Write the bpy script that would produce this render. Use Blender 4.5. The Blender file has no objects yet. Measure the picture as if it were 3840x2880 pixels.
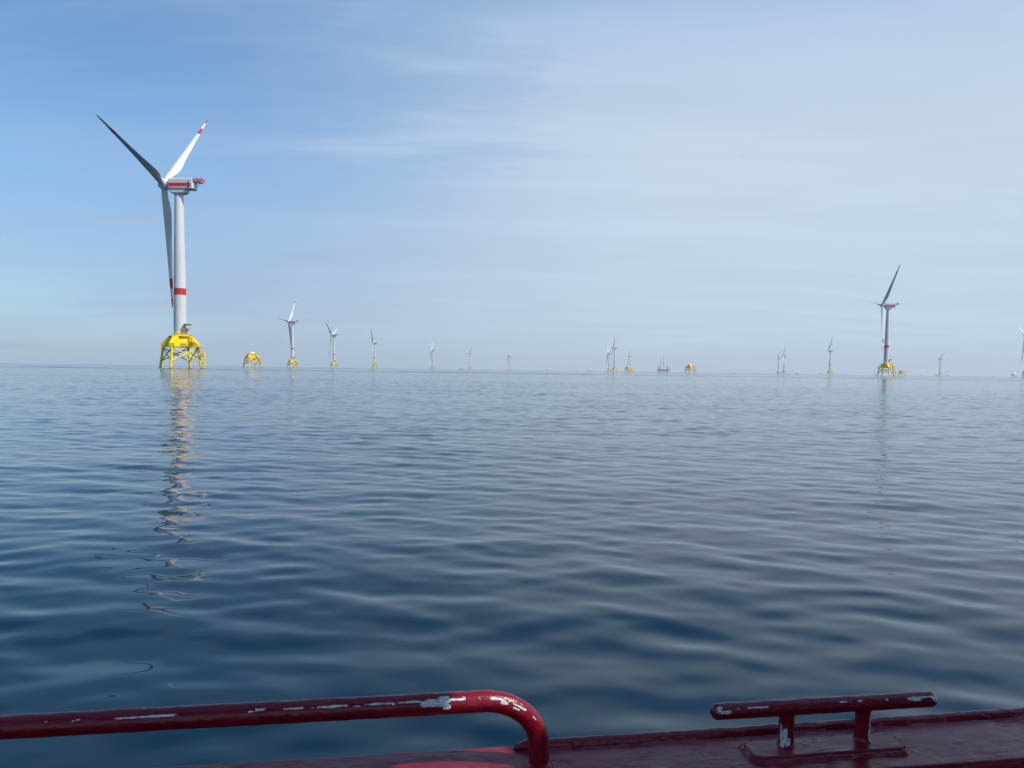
import bpy, math, random
import numpy as np
from mathutils import Matrix, Vector, Euler
R = math.radians
scene = bpy.context.scene
col = scene.collection

# ------------------------------------------------------------------ camera
CAM_H = 1.6
cam = bpy.data.cameras.new("camera")
camo = bpy.data.objects.new("camera", cam)
col.objects.link(camo)
cam.sensor_fit = 'HORIZONTAL'
cam.sensor_width = 36.0
cam.lens = 36.0 * 2885.0 / 3840.0
cam.shift_y = 0.0276
cam.clip_start = 0.05
cam.clip_end = 60000.0
PITCH, ROLL = R(3.15), R(0.78)
_fw = Vector((0, math.cos(PITCH), -math.sin(PITCH)))
_r0 = Vector((1, 0, 0))
_u0 = _r0.cross(_fw)
_r = _r0 * math.cos(ROLL) + _u0 * math.sin(ROLL)
_u = -_r0 * math.sin(ROLL) + _u0 * math.cos(ROLL)
camo.matrix_world = Matrix(((_r.x, _u.x, -_fw.x, 0), (_r.y, _u.y, -_fw.y, 0), (_r.z, _u.z, -_fw.z, CAM_H), (0, 0, 0, 1)))
scene.camera = camo
FPX, CX, CY = 2885.0, 1920.0, 1440 + 0.0276 * 3840


def at_dist(x, y, dist):
    """ground point whose bearing is that of column x (3840 px wide picture), dist metres away"""
    d = _r * (x - CX) + _u * (CY - y) + _fw * FPX
    k = dist / math.hypot(d.x, d.y)
    return d.x * k, d.y * k


# ------------------------------------------------------------------ sun and sky
SUN_AZ, SUN_EL = R(115), R(50)          # azimuth clockwise from +Y
sdir = Vector((math.sin(SUN_AZ) * math.cos(SUN_EL), math.cos(SUN_AZ) * math.cos(SUN_EL), math.sin(SUN_EL)))
sun = bpy.data.lights.new("sun", 'SUN')
suno = bpy.data.objects.new("sun", sun)
col.objects.link(suno)
sun.energy = 4.6
sun.angle = R(0.53)
sun.color = (1.0, 0.95, 0.87)
suno.rotation_euler = sdir.to_track_quat('Z', 'Y').to_euler()

world = bpy.data.worlds.new("World")
scene.world = world
world.use_nodes = True
wt = world.node_tree
wt.nodes.clear()


def N(tree, t, **kw):
    n = tree.nodes.new(t)
    for k, v in kw.items():
        if k == 'ins':
            for i, val in v.items():
                if hasattr(val, 'is_linked') or isinstance(val, bpy.types.NodeSocket):
                    tree.links.new(val, n.inputs[i])
                else:
                    n.inputs[i].default_value = val
        else:
            setattr(n, k, v)
    return n


def M_(tree, op, a, b=None, c=None, clamp=False):
    n = tree.nodes.new('ShaderNodeMath')
    n.operation = op
    n.use_clamp = clamp
    for i, v in enumerate((a, b, c)):
        if v is None:
            continue
        if isinstance(v, bpy.types.NodeSocket):
            tree.links.new(v, n.inputs[i])
        else:
            n.inputs[i].default_value = v
    return n.outputs[0]


def maprange(tree, v, a, b, c, d, smooth=True):
    n = tree.nodes.new('ShaderNodeMapRange')
    n.interpolation_type = 'SMOOTHSTEP' if smooth else 'LINEAR'
    tree.links.new(v, n.inputs[0])
    for i, q in zip((1, 2, 3, 4), (a, b, c, d)):
        n.inputs[i].default_value = q
    return n.outputs[0]


def mixcol(tree, fac, a, b):
    n = tree.nodes.new('ShaderNodeMix')
    n.data_type = 'RGBA'
    for i, v in ((0, fac), (6, a), (7, b)):
        if isinstance(v, bpy.types.NodeSocket):
            tree.links.new(v, n.inputs[i])
        else:
            n.inputs[i].default_value = v
    return n.outputs[2]


sky = N(wt, 'ShaderNodeTexSky', sky_type='NISHITA')
sky.sun_disc = False
sky.sun_elevation = SUN_EL
sky.sun_rotation = SUN_AZ
sky.air_density = 1.0
sky.dust_density = 0.4
sky.ozone_density = 2.0
tc = N(wt, 'ShaderNodeTexCoord')
sep = N(wt, 'ShaderNodeSeparateXYZ', ins={0: tc.outputs['Generated']})
zz = M_(wt, 'MAXIMUM', sep.outputs[2], 0.0)
# thin cirrus laid out on a flat layer overhead
den = M_(wt, 'ADD', zz, 0.12)
px_ = M_(wt, 'DIVIDE', sep.outputs[0], den)
py_ = M_(wt, 'DIVIDE', sep.outputs[1], den)
plane = N(wt, 'ShaderNodeCombineXYZ', ins={0: px_, 1: py_, 2: 0.0})
mp1 = N(wt, 'ShaderNodeMapping', ins={0: plane.outputs[0], 1: (0.4, 0.9, 0.0), 2: (0, 0, R(-58)), 3: (0.42, 1.5, 1.0)})
n1 = N(wt, 'ShaderNodeTexNoise', ins={0: mp1.outputs[0], 2: 1.7, 3: 6.0, 4: 0.58, 8: 0.5})
mp2 = N(wt, 'ShaderNodeMapping', ins={0: plane.outputs[0], 1: (3.1, 1.2, 0.0), 2: (0, 0, R(10)), 3: (0.5, 0.8, 1.0)})
n2 = N(wt, 'ShaderNodeTexNoise', ins={0: mp2.outputs[0], 2: 0.7, 3: 4.0, 4: 0.5})
mp3 = N(wt, 'ShaderNodeMapping', ins={0: plane.outputs[0], 1: (1.7, 5.2, 0.0), 2: (0, 0, R(-35)), 3: (0.8, 2.6, 1.0)})
n3 = N(wt, 'ShaderNodeTexNoise', ins={0: mp3.outputs[0], 2: 2.2, 3: 7.0, 4: 0.62, 8: 0.8})
right = M_(wt, 'ADD', M_(wt, 'MULTIPLY', sep.outputs[0], 0.94), M_(wt, 'MULTIPLY', sep.outputs[1], -0.10))
mr = maprange(wt, right, -0.58, 0.06, 0.03, 0.88)
lowz = maprange(wt, sep.outputs[2], 0.0, 0.34, 0.80, 0.0)
veil = maprange(wt, n2.outputs[0], 0.36, 0.66, -0.12, 0.16)
wisp = M_(wt, 'MULTIPLY', maprange(wt, n1.outputs[0], 0.44, 0.78, 0.0, 0.50), maprange(wt, sep.outputs[2], 0.05, 0.30, 0.2, 1.0))
fine = M_(wt, 'MULTIPLY', maprange(wt, n3.outputs[0], 0.48, 0.72, 0.0, 0.17), maprange(wt, sep.outputs[2], 0.08, 0.30, 0.0, 1.0))
fac = M_(wt, 'ADD', M_(wt, 'ADD', mr, lowz), M_(wt, 'ADD', veil, M_(wt, 'ADD', wisp, fine)))
fac = M_(wt, 'MULTIPLY', fac, maprange(wt, sep.outputs[2], 0.36, 0.62, 1.0, 0.16))
fac = M_(wt, 'MAXIMUM', M_(wt, 'MINIMUM', fac, 0.93), 0.04)
SKY_S = 0.1
hl = mixcol(wt, maprange(wt, sep.outputs[2], 0.0, 0.22, 0.0, 1.0), (3.95, 5.15, 6.85, 1), (3.1, 4.75, 7.2, 1))
hr = mixcol(wt, maprange(wt, sep.outputs[2], 0.0, 0.22, 0.0, 1.0), (5.4, 6.7, 7.9, 1), (5.9, 6.95, 8.3, 1))
hr = mixcol(wt, maprange(wt, sep.outputs[2], 0.26, 0.56, 0.0, 1.0), hr, (2.7, 4.4, 7.4, 1))
hazecol = mixcol(wt, maprange(wt, right, -0.52, 0.12, 0.0, 1.0), hl, hr)
cv = maprange(wt, n1.outputs[0], 0.30, 0.70, 0.98, 1.05)
hazecol = N(wt, 'ShaderNodeVectorMath', operation='SCALE', ins={0: hazecol, 3: cv}).outputs[0]
skyc = N(wt, 'ShaderNodeVectorMath', operation='MULTIPLY', ins={0: sky.outputs[0], 1: (1.04, 1.38, 1.58)})
final = mixcol(wt, fac, skyc.outputs[0], hazecol)
bg = N(wt, 'ShaderNodeBackground', ins={0: final, 1: SKY_S})
wo = N(wt, 'ShaderNodeOutputWorld', ins={0: bg.outputs[0]})

scene.view_settings.view_transform = 'Standard'
scene.view_settings.look = 'None'
scene.view_settings.exposure = 0.0
scene.view_settings.gamma = 1.0
scene.render.engine = 'CYCLES'
scene.cycles.max_bounces = 8
scene.cycles.volume_bounces = 0
scene.cycles.sample_clamp_indirect = 6.0
scene.cycles.caustics_reflective = False
scene.cycles.caustics_refractive = False

# ------------------------------------------------------------------ helpers
def tag(o, label=None, cat=None, group=None, kind=None):
    for k, v in (('label', label), ('category', cat), ('group', group), ('kind', kind)):
        if v:
            o[k] = v
    return o


def empty(name, loc=(0, 0, 0), rz=0.0):
    o = bpy.data.objects.new(name, None)
    o.empty_display_size = 0.5
    col.objects.link(o)
    o.location = loc
    o.rotation_euler = (0, 0, rz)
    return o


def copy_tree(o, parent=None, name=None):
    c = o.copy()
    col.objects.link(c)
    c.parent = parent
    if parent is not None:
        c.matrix_parent_inverse = Matrix.Identity(4)
    for ch in list(o.children):
        copy_tree(ch, c)
    return c


class MB:
    """collects shapes; build() links them as one mesh object"""

    def __init__(s):
        s.v, s.f, s.m, s.sm = [], [], [], []

    def add(s, verts, faces, mat=0, smooth=False, M=None):
        b = len(s.v)
        for p in verts:
            p = Vector(p)
            s.v.append(tuple(M @ p) if M is not None else tuple(p))
        for f in faces:
            s.f.append([i + b for i in f])
            s.m.append(mat)
            s.sm.append(smooth)
        return s

    def box(s, c, d, mat=0, M=None, rz=0.0):
        x, y, z = d[0] / 2, d[1] / 2, d[2] / 2
        vs = [Vector((sx * x, sy * y, sz * z)) for sz in (-1, 1) for sy in (-1, 1) for sx in (-1, 1)]
        if rz:
            rot = Matrix.Rotation(rz, 3, 'Z')
            vs = [rot @ q for q in vs]
        vs = [q + Vector(c) for q in vs]
        return s.add(vs, [(0, 2, 3, 1), (4, 5, 7, 6), (0, 1, 5, 4), (2, 6, 7, 3), (0, 4, 6, 2), (1, 3, 7, 5)], mat, False, M)

    def prism(s, pts, z0, z1, mat=0, M=None):
        n = len(pts)
        vs = [(p[0], p[1], z0) for p in pts] + [(p[0], p[1], z1) for p in pts]
        fs = [tuple(range(n))[::-1], tuple(range(n, 2 * n))] + [(i, (i + 1) % n, n + (i + 1) % n, n + i) for i in range(n)]
        return s.add(vs, fs, mat, False, M)

    def loft(s, rings, mats=0, smooth=True, caps=True, M=None):
        n = len(rings[0])
        vs = [p for r in rings for p in r]
        b = len(s.v)
        fs, ms = [], []
        for k in range(len(rings) - 1):
            for i in range(n):
                j = (i + 1) % n
                fs.append((k * n + i, k * n + j, (k + 1) * n + j, (k + 1) * n + i))
                ms.append(mats if isinstance(mats, int) else mats[k])
        s.add(vs, fs, 0, smooth, M)
        s.m[-len(fs):] = ms
        if caps:
            s.add(rings[0], [tuple(range(n))[::-1]], ms[0], False, M)
            s.add(rings[-1], [tuple(range(n))], ms[-1], False, M)
        return s

    def tube(s, p0, p1, r0, r1=None, n=12, mat=0, M=None):
        r1 = r0 if r1 is None else r1
        p0, p1 = Vector(p0), Vector(p1)
        q = (p1 - p0).to_track_quat('Z', 'Y')
        rings = []
        for p, r in ((p0, r0), (p1, r1)):
            rings.append([p + q @ Vector((r * math.cos(2 * math.pi * i / n), r * math.sin(2 * math.pi * i / n), 0)) for i in range(n)])
        return s.loft(rings, mat, True, True, M)

    def lathe(s, prof, n=24, mats=0, M=None, c=(0, 0)):
        rings = [[(c[0] + r * math.cos(2 * math.pi * i / n), c[1] + r * math.sin(2 * math.pi * i / n), z) for i in range(n)] for r, z in prof]
        return s.loft(rings, mats, True, True, M)

    def build(s, name, mats, parent=None, loc=None):
        me = bpy.data.meshes.new(name)
        me.from_pydata(s.v, [], s.f)
        for m in (mats if isinstance(mats, (list, tuple)) else [mats]):
            me.materials.append(m)
        me.polygons.foreach_set('material_index', s.m)
        me.polygons.foreach_set('use_smooth', s.sm)
        me.update()
        o = bpy.data.objects.new(name, me)
        col.objects.link(o)
        if parent is not None:
            o.parent = parent
        if loc is not None:
            o.location = loc
        return o


_rng = np.random.default_rng(7)
_lat = _rng.random((64, 64)).astype(np.float32)


def vnoise(x, y, seed=0):
    x = np.asarray(x, np.float64) + seed * 7.31
    y = np.asarray(y, np.float64) + seed * 3.77
    xi = np.floor(x).astype(int)
    yi = np.floor(y).astype(int)
    fx = x - xi
    fy = y - yi
    fx = fx * fx * (3 - 2 * fx)
    fy = fy * fy * (3 - 2 * fy)
    g = lambda a, b: _lat[a % 64, b % 64]
    return ((g(xi, yi) * (1 - fx) + g(xi + 1, yi) * fx) * (1 - fy) + (g(xi, yi + 1) * (1 - fx) + g(xi + 1, yi + 1) * fx) * fy) * 2 - 1


def fbm(x, y, seed=0, o=4):
    t, a = 0, 1.0
    for k in range(o):
        t = t + a * vnoise(x * 2 ** k, y * 2 ** k, seed + k)
        a *= 0.55
    return t


def sstep(a, b, x):
    t = np.clip((x - a) / (b - a), 0, 1)
    return t * t * (3 - 2 * t)


def grid_mesh(name, P, mat, parent=None, attrs=None, closed_v=False, smooth=True):
    """P: (nu, nv, 3) array of points -> one quad-grid mesh"""
    nu, nv = P.shape[:2]
    me = bpy.data.meshes.new(name)
    me.vertices.add(nu * nv)
    me.vertices.foreach_set('co', np.ascontiguousarray(P, np.float32).ravel())
    idx = np.arange(nu * nv, dtype=np.int32).reshape(nu, nv)
    if closed_v:
        nx = np.roll(idx, -1, axis=1)
        q = np.stack([idx[:-1], idx[1:], nx[1:], nx[:-1]], -1).reshape(-1, 4)
    else:
        q = np.stack([idx[:-1, :-1], idx[1:, :-1], idx[1:, 1:], idx[:-1, 1:]], -1).reshape(-1, 4)
    nf = len(q)
    me.loops.add(nf * 4)
    me.loops.foreach_set('vertex_index', q.ravel().astype(np.int32))
    me.polygons.add(nf)
    me.polygons.foreach_set('loop_start', np.arange(0, nf * 4, 4, dtype=np.int32))
    me.polygons.foreach_set('loop_total', np.full(nf, 4, np.int32))
    me.polygons.foreach_set('use_smooth', np.full(nf, smooth))
    me.update(calc_edges=True)
    for k, a in (attrs or {}).items():
        at = me.attributes.new(k, 'FLOAT', 'POINT')
        at.data.foreach_set('value', np.ascontiguousarray(a, np.float32).ravel())
    me.materials.append(mat)
    o = bpy.data.objects.new(name, me)
    col.objects.link(o)
    if parent is not None:
        o.parent = parent
    return o


# ------------------------------------------------------------------ materials
def new_mat(name):
    m = bpy.data.materials.new(name)
    m.use_nodes = True
    t = m.node_tree
    b = t.nodes['Principled BSDF']
    return m, t, b


def paint(name, c, rough=0.5, var=0.08, scale=0.35, spec=0.4, streak=False, low=None):
    """painted steel: slight tonal weathering and rain streaks"""
    m, t, b = new_mat(name)
    g = N(t, 'ShaderNodeTexCoord')
    mp = N(t, 'ShaderNodeMapping', ins={0: g.outputs['Object'], 3: (1, 1, 0.12 if streak else 1.0)})
    n = N(t, 'ShaderNodeTexNoise', ins={0: mp.outputs[0], 2: scale, 3: 5.0, 4: 0.6})
    f = maprange(t, n.outputs[0], 0.35, 0.7, 1.0 - var, 1.0 + var)
    v = N(t, 'ShaderNodeVectorMath', operation='SCALE', ins={0: c, 3: f})
    out = v.outputs[0]
    if low is not None:      # dark wet growth at the waterline
        sp = N(t, 'ShaderNodeSeparateXYZ', ins={0: g.outputs['Object']})
        zn = M_(t, 'ADD', sp.outputs[2], M_(t, 'MULTIPLY', n.outputs[0], 0.6))
        out = mixcol(t, maprange(t, zn, 0.45, 0.95, 1.0, 0.0), out, low)
    t.links.new(out, b.inputs['Base Color'])
    b.inputs['Roughness'].default_value = rough
    b.inputs['Specular IOR Level'].default_value = spec
    return m


WHITE = paint('light_grey_paint', (0.66, 0.68, 0.68), 0.45, 0.06, 0.2, 0.4, True)
BLADE = paint('blade_coating', (0.68, 0.69, 0.69), 0.4, 0.04, 0.15)
RED = paint('signal_red_paint', (0.58, 0.022, 0.03), 0.45, 0.06, 0.4)
YELLOW = paint('traffic_yellow_paint', (0.93, 0.66, 0.002), 0.45, 0.08, 0.5, 0.4, True)
YELLOW_LEG = paint('yellow_leg_paint', (0.93, 0.66, 0.002), 0.45, 0.08, 0.5, 0.4, True, low=(0.05, 0.045, 0.025, 1))
DARK = paint('dark_grille', (0.015, 0.016, 0.018), 0.6)
GREY = paint('galvanised_steel', (0.33, 0.35, 0.37), 0.5, 0.12, 1.5)
DGREY = paint('dark_grey_paint', (0.10, 0.11, 0.13), 0.5, 0.1, 1.0)
CAPW = paint('white_cover', (0.8, 0.8, 0.8), 0.5, 0.03, 0.5)
PINKRED = paint('faded_red_hull_paint', (0.55, 0.20, 0.25), 0.5, 0.08, 0.1)
NAVY = paint('dark_blue_hull_paint', (0.03, 0.045, 0.08), 0.5, 0.08, 0.3)
LETTER = paint('black_lettering', (0.008, 0.008, 0.008), 0.6)

# ------------------------------------------------------------------ the sea
def build_sea():
    h = CAM_H
    rs = [0.9]
    while rs[-1] < 12000:
        r = rs[-1]
        if r < 50:
            d = min(max(r * r * 5.2e-4, 0.011), 0.085)
        else:
            d = 0.085 * (r / 50) ** 1.55
        rs.append(r + min(d, r * 0.04))
    rs = np.array(rs)
    dr = np.gradient(rs)
    half = 41.0
    fine = np.linspace(-half, half, 1180)
    coarse = np.arange(half + 1.5, 360 - half - 0.5, 1.5)
    ang = np.radians(np.concatenate([fine, coarse, [360 - half]]))
    dang = np.abs(np.gradient(ang))
    rr, aa = np.meshgrid(rs, ang, indexing='ij')
    X = (rr * np.sin(aa)).astype(np.float32)
    Y = (rr * np.cos(aa)).astype(np.float32)
    Z = np.zeros_like(X)
    sp = np.maximum(dr[:, None], rr * dang[None, :]).astype(np.float32)
    rng = np.random.default_rng(21)
    comps = []
    # (wavelength range, count, rms slope of the band, mean direction, spread)
    bands = [(0.16, 0.30, 32, 0.013, 264, 42), (0.30, 0.62, 62, 0.036, 262, 30), (0.62, 1.2, 38, 0.030, 256, 32),
             (1.2, 3.0, 20, 0.012, 248, 36), (3.0, 8.0, 14, 0.007, 258, 30), (14, 40, 8, 0.005, 266, 14)]
    for l0, l1, cnt, sl, md, spd in bands:
        for _ in range(cnt):
            lam = math.exp(rng.uniform(math.log(l0), math.log(l1)))
            d = math.radians(rng.normal(md, spd))
            comps.append((lam, d, rng.uniform(0, 2 * math.pi), sl * math.sqrt(2.0 / cnt)))
    lost = np.zeros_like(X)
    for lam, d, ph, sl in comps:
        k = 2 * math.pi / lam
        w = np.clip((lam / sp - 2.3) / 2.0, 0, 1)
        rows = np.where(w[:, :1180].max(1) > 0)[0]
        lost += (sl * sl / 2) * (1 - w * w)
        if len(rows) == 0:
            continue
        n = rows[-1] + 1
        th = k * (X[:n] * math.cos(d) + Y[:n] * math.sin(d)) + ph
        Z[:n] += w[:n] * (sl / k) * np.sin(th)
    # broad patches where the breeze ruffles the surface more or less
    gust = 1 + (0.25 * fbm(X / 9.0, Y / 9.0, 3, 3) + 0.22 * fbm(X / 3.0, Y / 1.6, 9, 2)) * sstep(3, 12, rr)
    Z *= gust.astype(np.float32)
    # the long low wake of a passing ship
    for yc, am, wd in ((322, .36, 2.7), (345, .16, 2.6), (306, .10, 2.4)):
        ln = Y - yc - .02 * X + 3.0 * fbm(X / 60.0, X * 0 + yc, 5, 3)
        Z += (am * np.exp(-(ln / wd) ** 2) * (1 + .35 * fbm(X / 22.0, X * 0 + 3 + yc, 6, 3))).astype(np.float32)
    P = np.stack([X, Y, Z], -1)
    m, t, b = new_mat('sea_water')
    geo = N(t, 'ShaderNodeNewGeometry')
    at = N(t, 'ShaderNodeAttribute', attribute_name='lost')
    mpa = N(t, 'ShaderNodeMapping', ins={0: geo.outputs['Position'], 2: (0, 0, R(8)), 3: (2.0, 4.0, 1.0)})
    na = N(t, 'ShaderNodeTexNoise', ins={0: mpa.outputs[0], 2: 1.0, 3: 3.0, 4: 0.55})
    va = N(t, 'ShaderNodeVectorMath', operation='SUBTRACT', ins={0: na.outputs[1], 1: (0.5, 0.5, 0.5)})
    mpb = N(t, 'ShaderNodeMapping', ins={0: geo.outputs['Position'], 2: (0, 0, R(-4)), 3: (0.006, 0.017, 1.0)})
    nb = N(t, 'ShaderNodeTexNoise', ins={0: mpb.outputs[0], 2: 1.0, 3: 4.0, 4: 0.6})
    patch = maprange(t, nb.outputs[0], 0.36, 0.64, 0.45, 1.6)
    dist = N(t, 'ShaderNodeVectorMath', operation='LENGTH', ins={0: geo.outputs['Position']})
    amp = M_(t, 'MULTIPLY', M_(t, 'MULTIPLY', at.outputs['Fac'], patch), maprange(t, dist.outputs['Value'], 250, 1800, 11.5, 20.0))
    vb = N(t, 'ShaderNodeVectorMath', operation='SCALE', ins={0: va.outputs[0], 3: amp})
    vb2 = N(t, 'ShaderNodeVectorMath', operation='MULTIPLY', ins={0: vb.outputs[0], 1: (1, 1, 0)})
    vc = N(t, 'ShaderNodeVectorMath', operation='ADD', ins={0: geo.outputs['Normal'], 1: vb2.outputs[0]})
    vn = N(t, 'ShaderNodeVectorMath', operation='NORMALIZE', ins={0: vc.outputs[0]})
    t.links.new(vn.outputs[0], b.inputs['Normal'])
    b.inputs['Base Color'].default_value = (0.001, 0.017, 0.034, 1)
    b.inputs['Roughness'].default_value = 0.03
    b.inputs['IOR'].default_value = 1.29
    o = grid_mesh('sea', P, m, attrs={'lost': np.sqrt(np.maximum(lost, 0))})
    o['kind'] = 'structure'
    return o


build_sea()

# ------------------------------------------------------------------ jacket foundation (corner legs at -2 + 90k degrees)
CORN = [R(-92), R(-2), R(88), R(178)]
ZT = 11.6            # underside of the transition piece
RB, RTOP = 11.3, 9.5


def leg_pt(a, z):
    r = RB + (RTOP - RB) * z / ZT
    return Vector((r * math.cos(a), r * math.sin(a), z))


def leg_mb(a):
    b = MB()
    b.tube(leg_pt(a, -9), leg_pt(a, ZT + 0.2), 0.66, 0.62, 14)
    b.tube(leg_pt(a, ZT - 1.2), leg_pt(a, ZT + 0.3), 0.74, 0.74, 14)
    return b


def brace_mb(a, c):
    b = MB()
    b.tube(leg_pt(a, ZT - 0.5), leg_pt(c, 3.9), 0.34, n=10)
    b.tube(leg_pt(c, ZT - 0.5), leg_pt(a, 3.9), 0.34, n=10)
    return b


def transition_mb():
    b = MB()
    for a in CORN:                       # four box arms with sloping ends
        M = Matrix.Rotation(a, 4, 'Z')
        w = 1.45
        prof = [(1.5, ZT), (10.1, ZT), (10.1, 13.4), (9.3, 13.9), (5.9, 17.2), (1.5, 17.2)]
        vs = [(x, -w, z) for x, z in prof] + [(x, w, z) for x, z in prof]
        n = len(prof)
        fs = [tuple(range(n)), tuple(range(n, 2 * n))[::-1]] + [(i, n + i, n + (i + 1) % n, (i + 1) % n) for i in range(n)]
        b.add(vs, fs, 0, False, M)
        for s in (-1, 1):                # flange lips along the arm
            b.add([(1.6, s * (w + .12), ZT - .12), (10.3, s * (w + .12), ZT - .12), (10.3, s * (w + .12), ZT + .25), (1.6, s * (w + .12), ZT + .25),
                   (1.6, s * (w - .05), ZT - .12), (10.3, s * (w - .05), ZT - .12), (10.3, s * (w - .05), ZT + .25), (1.6, s * (w - .05), ZT + .25)],
                  [(0, 1, 2, 3), (7, 6, 5, 4), (0, 4, 5, 1), (1, 5, 6, 2), (2, 6, 7, 3), (3, 7, 4, 0)], 0, False, M)
    b.lathe([(4.6, ZT + .02), (4.6, 15.6), (3.9, 16.9), (3.45, 17.3), (3.45, 18.6), (3.6, 18.65), (3.6, 19.0), (3.3, 19.02)], 32)
    b.lathe([(5.7, 17.22), (5.7, 17.5), (3.5, 17.52)], 32)
    # deck plate between the arms and a low wall on each side
    c4 = [(9.6 * math.cos(a), 9.6 * math.sin(a)) for a in CORN]
    b.prism(c4, ZT - .05, ZT + .28)
    for i in range(4):
        p, q = Vector((*c4[i], 0)), Vector((*c4[(i + 1) % 4], 0))
        d = (q - p).normalized()
        nrm = Vector((d.y, -d.x, 0))
        for s0, s1, zh in ((1.4, 3.6, 13.4), (3.6, 9.8, 14.0), (9.8, 12.1, 13.0)):
            A, Bq = p + d * s0, p + d * s1
            A, Bq = A - nrm * .2, Bq - nrm * .2
            vs = [A, Bq, Bq - nrm * .2, A - nrm * .2]
            b.prism([(v.x, v.y) for v in vs], ZT + .27, zh)
    return b


def rail_mb(b, pts, z, hh=1.1, n=6, r=0.05):
    for p, q in zip(pts[:-1], pts[1:]):
        p, q = Vector((*p, z)), Vector((*q, z))
        k = max(1, int((q - p).length / 1.4))
        for i in range(k + 1):
            w = p + (q - p) * i / k
            b.tube(w, w + Vector((0, 0, hh)), r, n=n)
        for f in (0.5, 1.0):
            b.tube(p + Vector((0, 0, hh * f)), q + Vector((0, 0, hh * f)), r, n=n)


def landing_mb():
    """access deck, boat landing and ladder outside the east leg"""
    M = Matrix.Rotation(R(-2), 4, 'Z')
    deck = MB()
    deck.box((10.6, 0, ZT + .1), (4.4, 3.4, .3), M=M)
    sub = MB()
    rail_mb(sub, [(9.6, -1.6), (12.7, -1.6), (12.7, 1.6), (9.6, 1.6)], ZT + .25)
    deck.add(sub.v, sub.f, 0, True, M)
    # stair down to the rest platform
    for s in (-.4, .4):
        deck.tube((12.6, s, ZT), (12.9, s, 8.3), .07, n=6, M=M)
    for k in range(9):
        deck.box((12.75, 0, ZT - .3 - k * .38), (.12, .8, .06), M=M)
    return deck


def rest_mb():
    M = Matrix.Rotation(R(-2), 4, 'Z')
    b = MB()
    b.box((12.2, 0, 7.2), (2.5, 2.6, .3), M=M)
    for x, y in ((11.2, -1.2), (12.2, -1.2), (13.3, -1.2), (13.3, 1.2), (11.2, 1.2)):
        b.tube((x, y, 7.3), (x, y, 9.2), .08, n=6, M=M)
    b.box((12.2, -1.22, 7.9), (2.5, .07, 1.0), M=M)
    b.box((13.4, 0, 7.9), (.07, 2.5, 1.0), M=M)
    b.tube((10.5, 0, 6.4), (12.6, 0, 6.9), .16, n=8, M=M)
    return b


def strut_mb():
    M = Matrix.Rotation(R(-2), 4, 'Z')
    b = MB()
    b.tube((10.9, 0, 3.0), (13.5, 0, 3.0), .18, n=8, M=M)
    return b


def ladder_mb():
    M = Matrix.Rotation(R(-2), 4, 'Z')
    b = MB()
    for y in (-1.0, 0.25):
        b.tube((13.55, y, -3), (13.55, y, 6.7), .2, n=8, M=M)
    for k in range(18):
        b.tube((13.5, -1.0, -.6 + k * .41), (13.5, .25, -.6 + k * .41), .06, n=6, M=M)
    return b


def crane_mb():
    M = Matrix.Rotation(R(-22), 4, 'Z')
    b = MB()
    b.box((7.6, 0, 14.2), (3.6, 2.6, .25), M=M)
    b.tube((8.4, 0, 13.0), (8.4, 0, 18.0), .42, n=10, M=M)
    b.tube((8.4, 0, 17.6), (3.5, 1.2, 18.1), .27, .2, n=8, M=M)
    sub = MB()
    rail_mb(sub, [(6.4, -1.25), (9.3, -1.25), (9.3, 1.25)], 14.3)
    b.add(sub.v, sub.f, 0, True, M)
    b.tube((9.4, .6, 14.3), (12.0, 1.6, 12.0), .16, n=6, M=M)
    return b


def sign_mb(text=None):
    """name board on the south-east face"""
    na = R(-47)
    n = Vector((math.cos(na), math.sin(na), 0))
    rt = Vector((-n.y, n.x, 0))
    c = n * 7.0 + Vector((0, 0, 12.75))
    M = Matrix(((rt.x, 0, n.x, c.x), (rt.y, 0, n.y, c.y), (0, 1, 0, c.z), (0, 0, 0, 1)))
    b = MB()
    b.box((0, 0, 0), (4.6, 1.6, .12), 0, M)
    if text:
        cu = bpy.data.curves.new('sign_text', 'FONT')
        cu.body = text
        cu.size = 1.45
        cu.align_x = 'CENTER'
        cu.align_y = 'CENTER'
        cu.extrude = 0.015
        cu.offset = 0.03
        to = bpy.data.objects.new('sign_text', cu)
        col.objects.link(to)
        bpy.context.view_layer.update()
        dg = bpy.context.evaluated_depsgraph_get()
        me = bpy.data.meshes.new_from_object(to.evaluated_get(dg))
        b.add([v.co + Vector((0, 0, .08)) for v in me.vertices], [list(p.vertices) for p in me.polygons], 1, False, M)
        bpy.data.objects.remove(to)
        bpy.data.meshes.remove(me)
        bpy.data.curves.remove(cu)
    else:                                # lettering too small to read from here: two rows of dark studs along the edge
        for x in (-2.1, 2.1):
            b.box((x, 0, .07), (.1, 1.2, .04), 1, M)
    return b


def cap_mb():
    b = MB()
    b.lathe([(3.75, 18.95), (3.75, 19.35), (2.2, 20.3), (0.5, 20.75), (0.02, 20.8)], 28)
    return b


def all_foundation(cap):
    """whole jacket in one mesh (for copies too far away to show parts)"""
    b = MB()
    for k in range(4):
        for q in (leg_mb(CORN[k]), brace_mb(CORN[k], CORN[(k + 1) % 4])):
            b.add(q.v, q.f, 0, True)
    for q in (landing_mb(), rest_mb(), strut_mb(), ladder_mb(), crane_mb(), transition_mb()):
        b.add(q.v, q.f, 1, False)
    if cap:
        q = cap_mb()
        b.add(q.v, q.f, 2, True)
    return b


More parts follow.
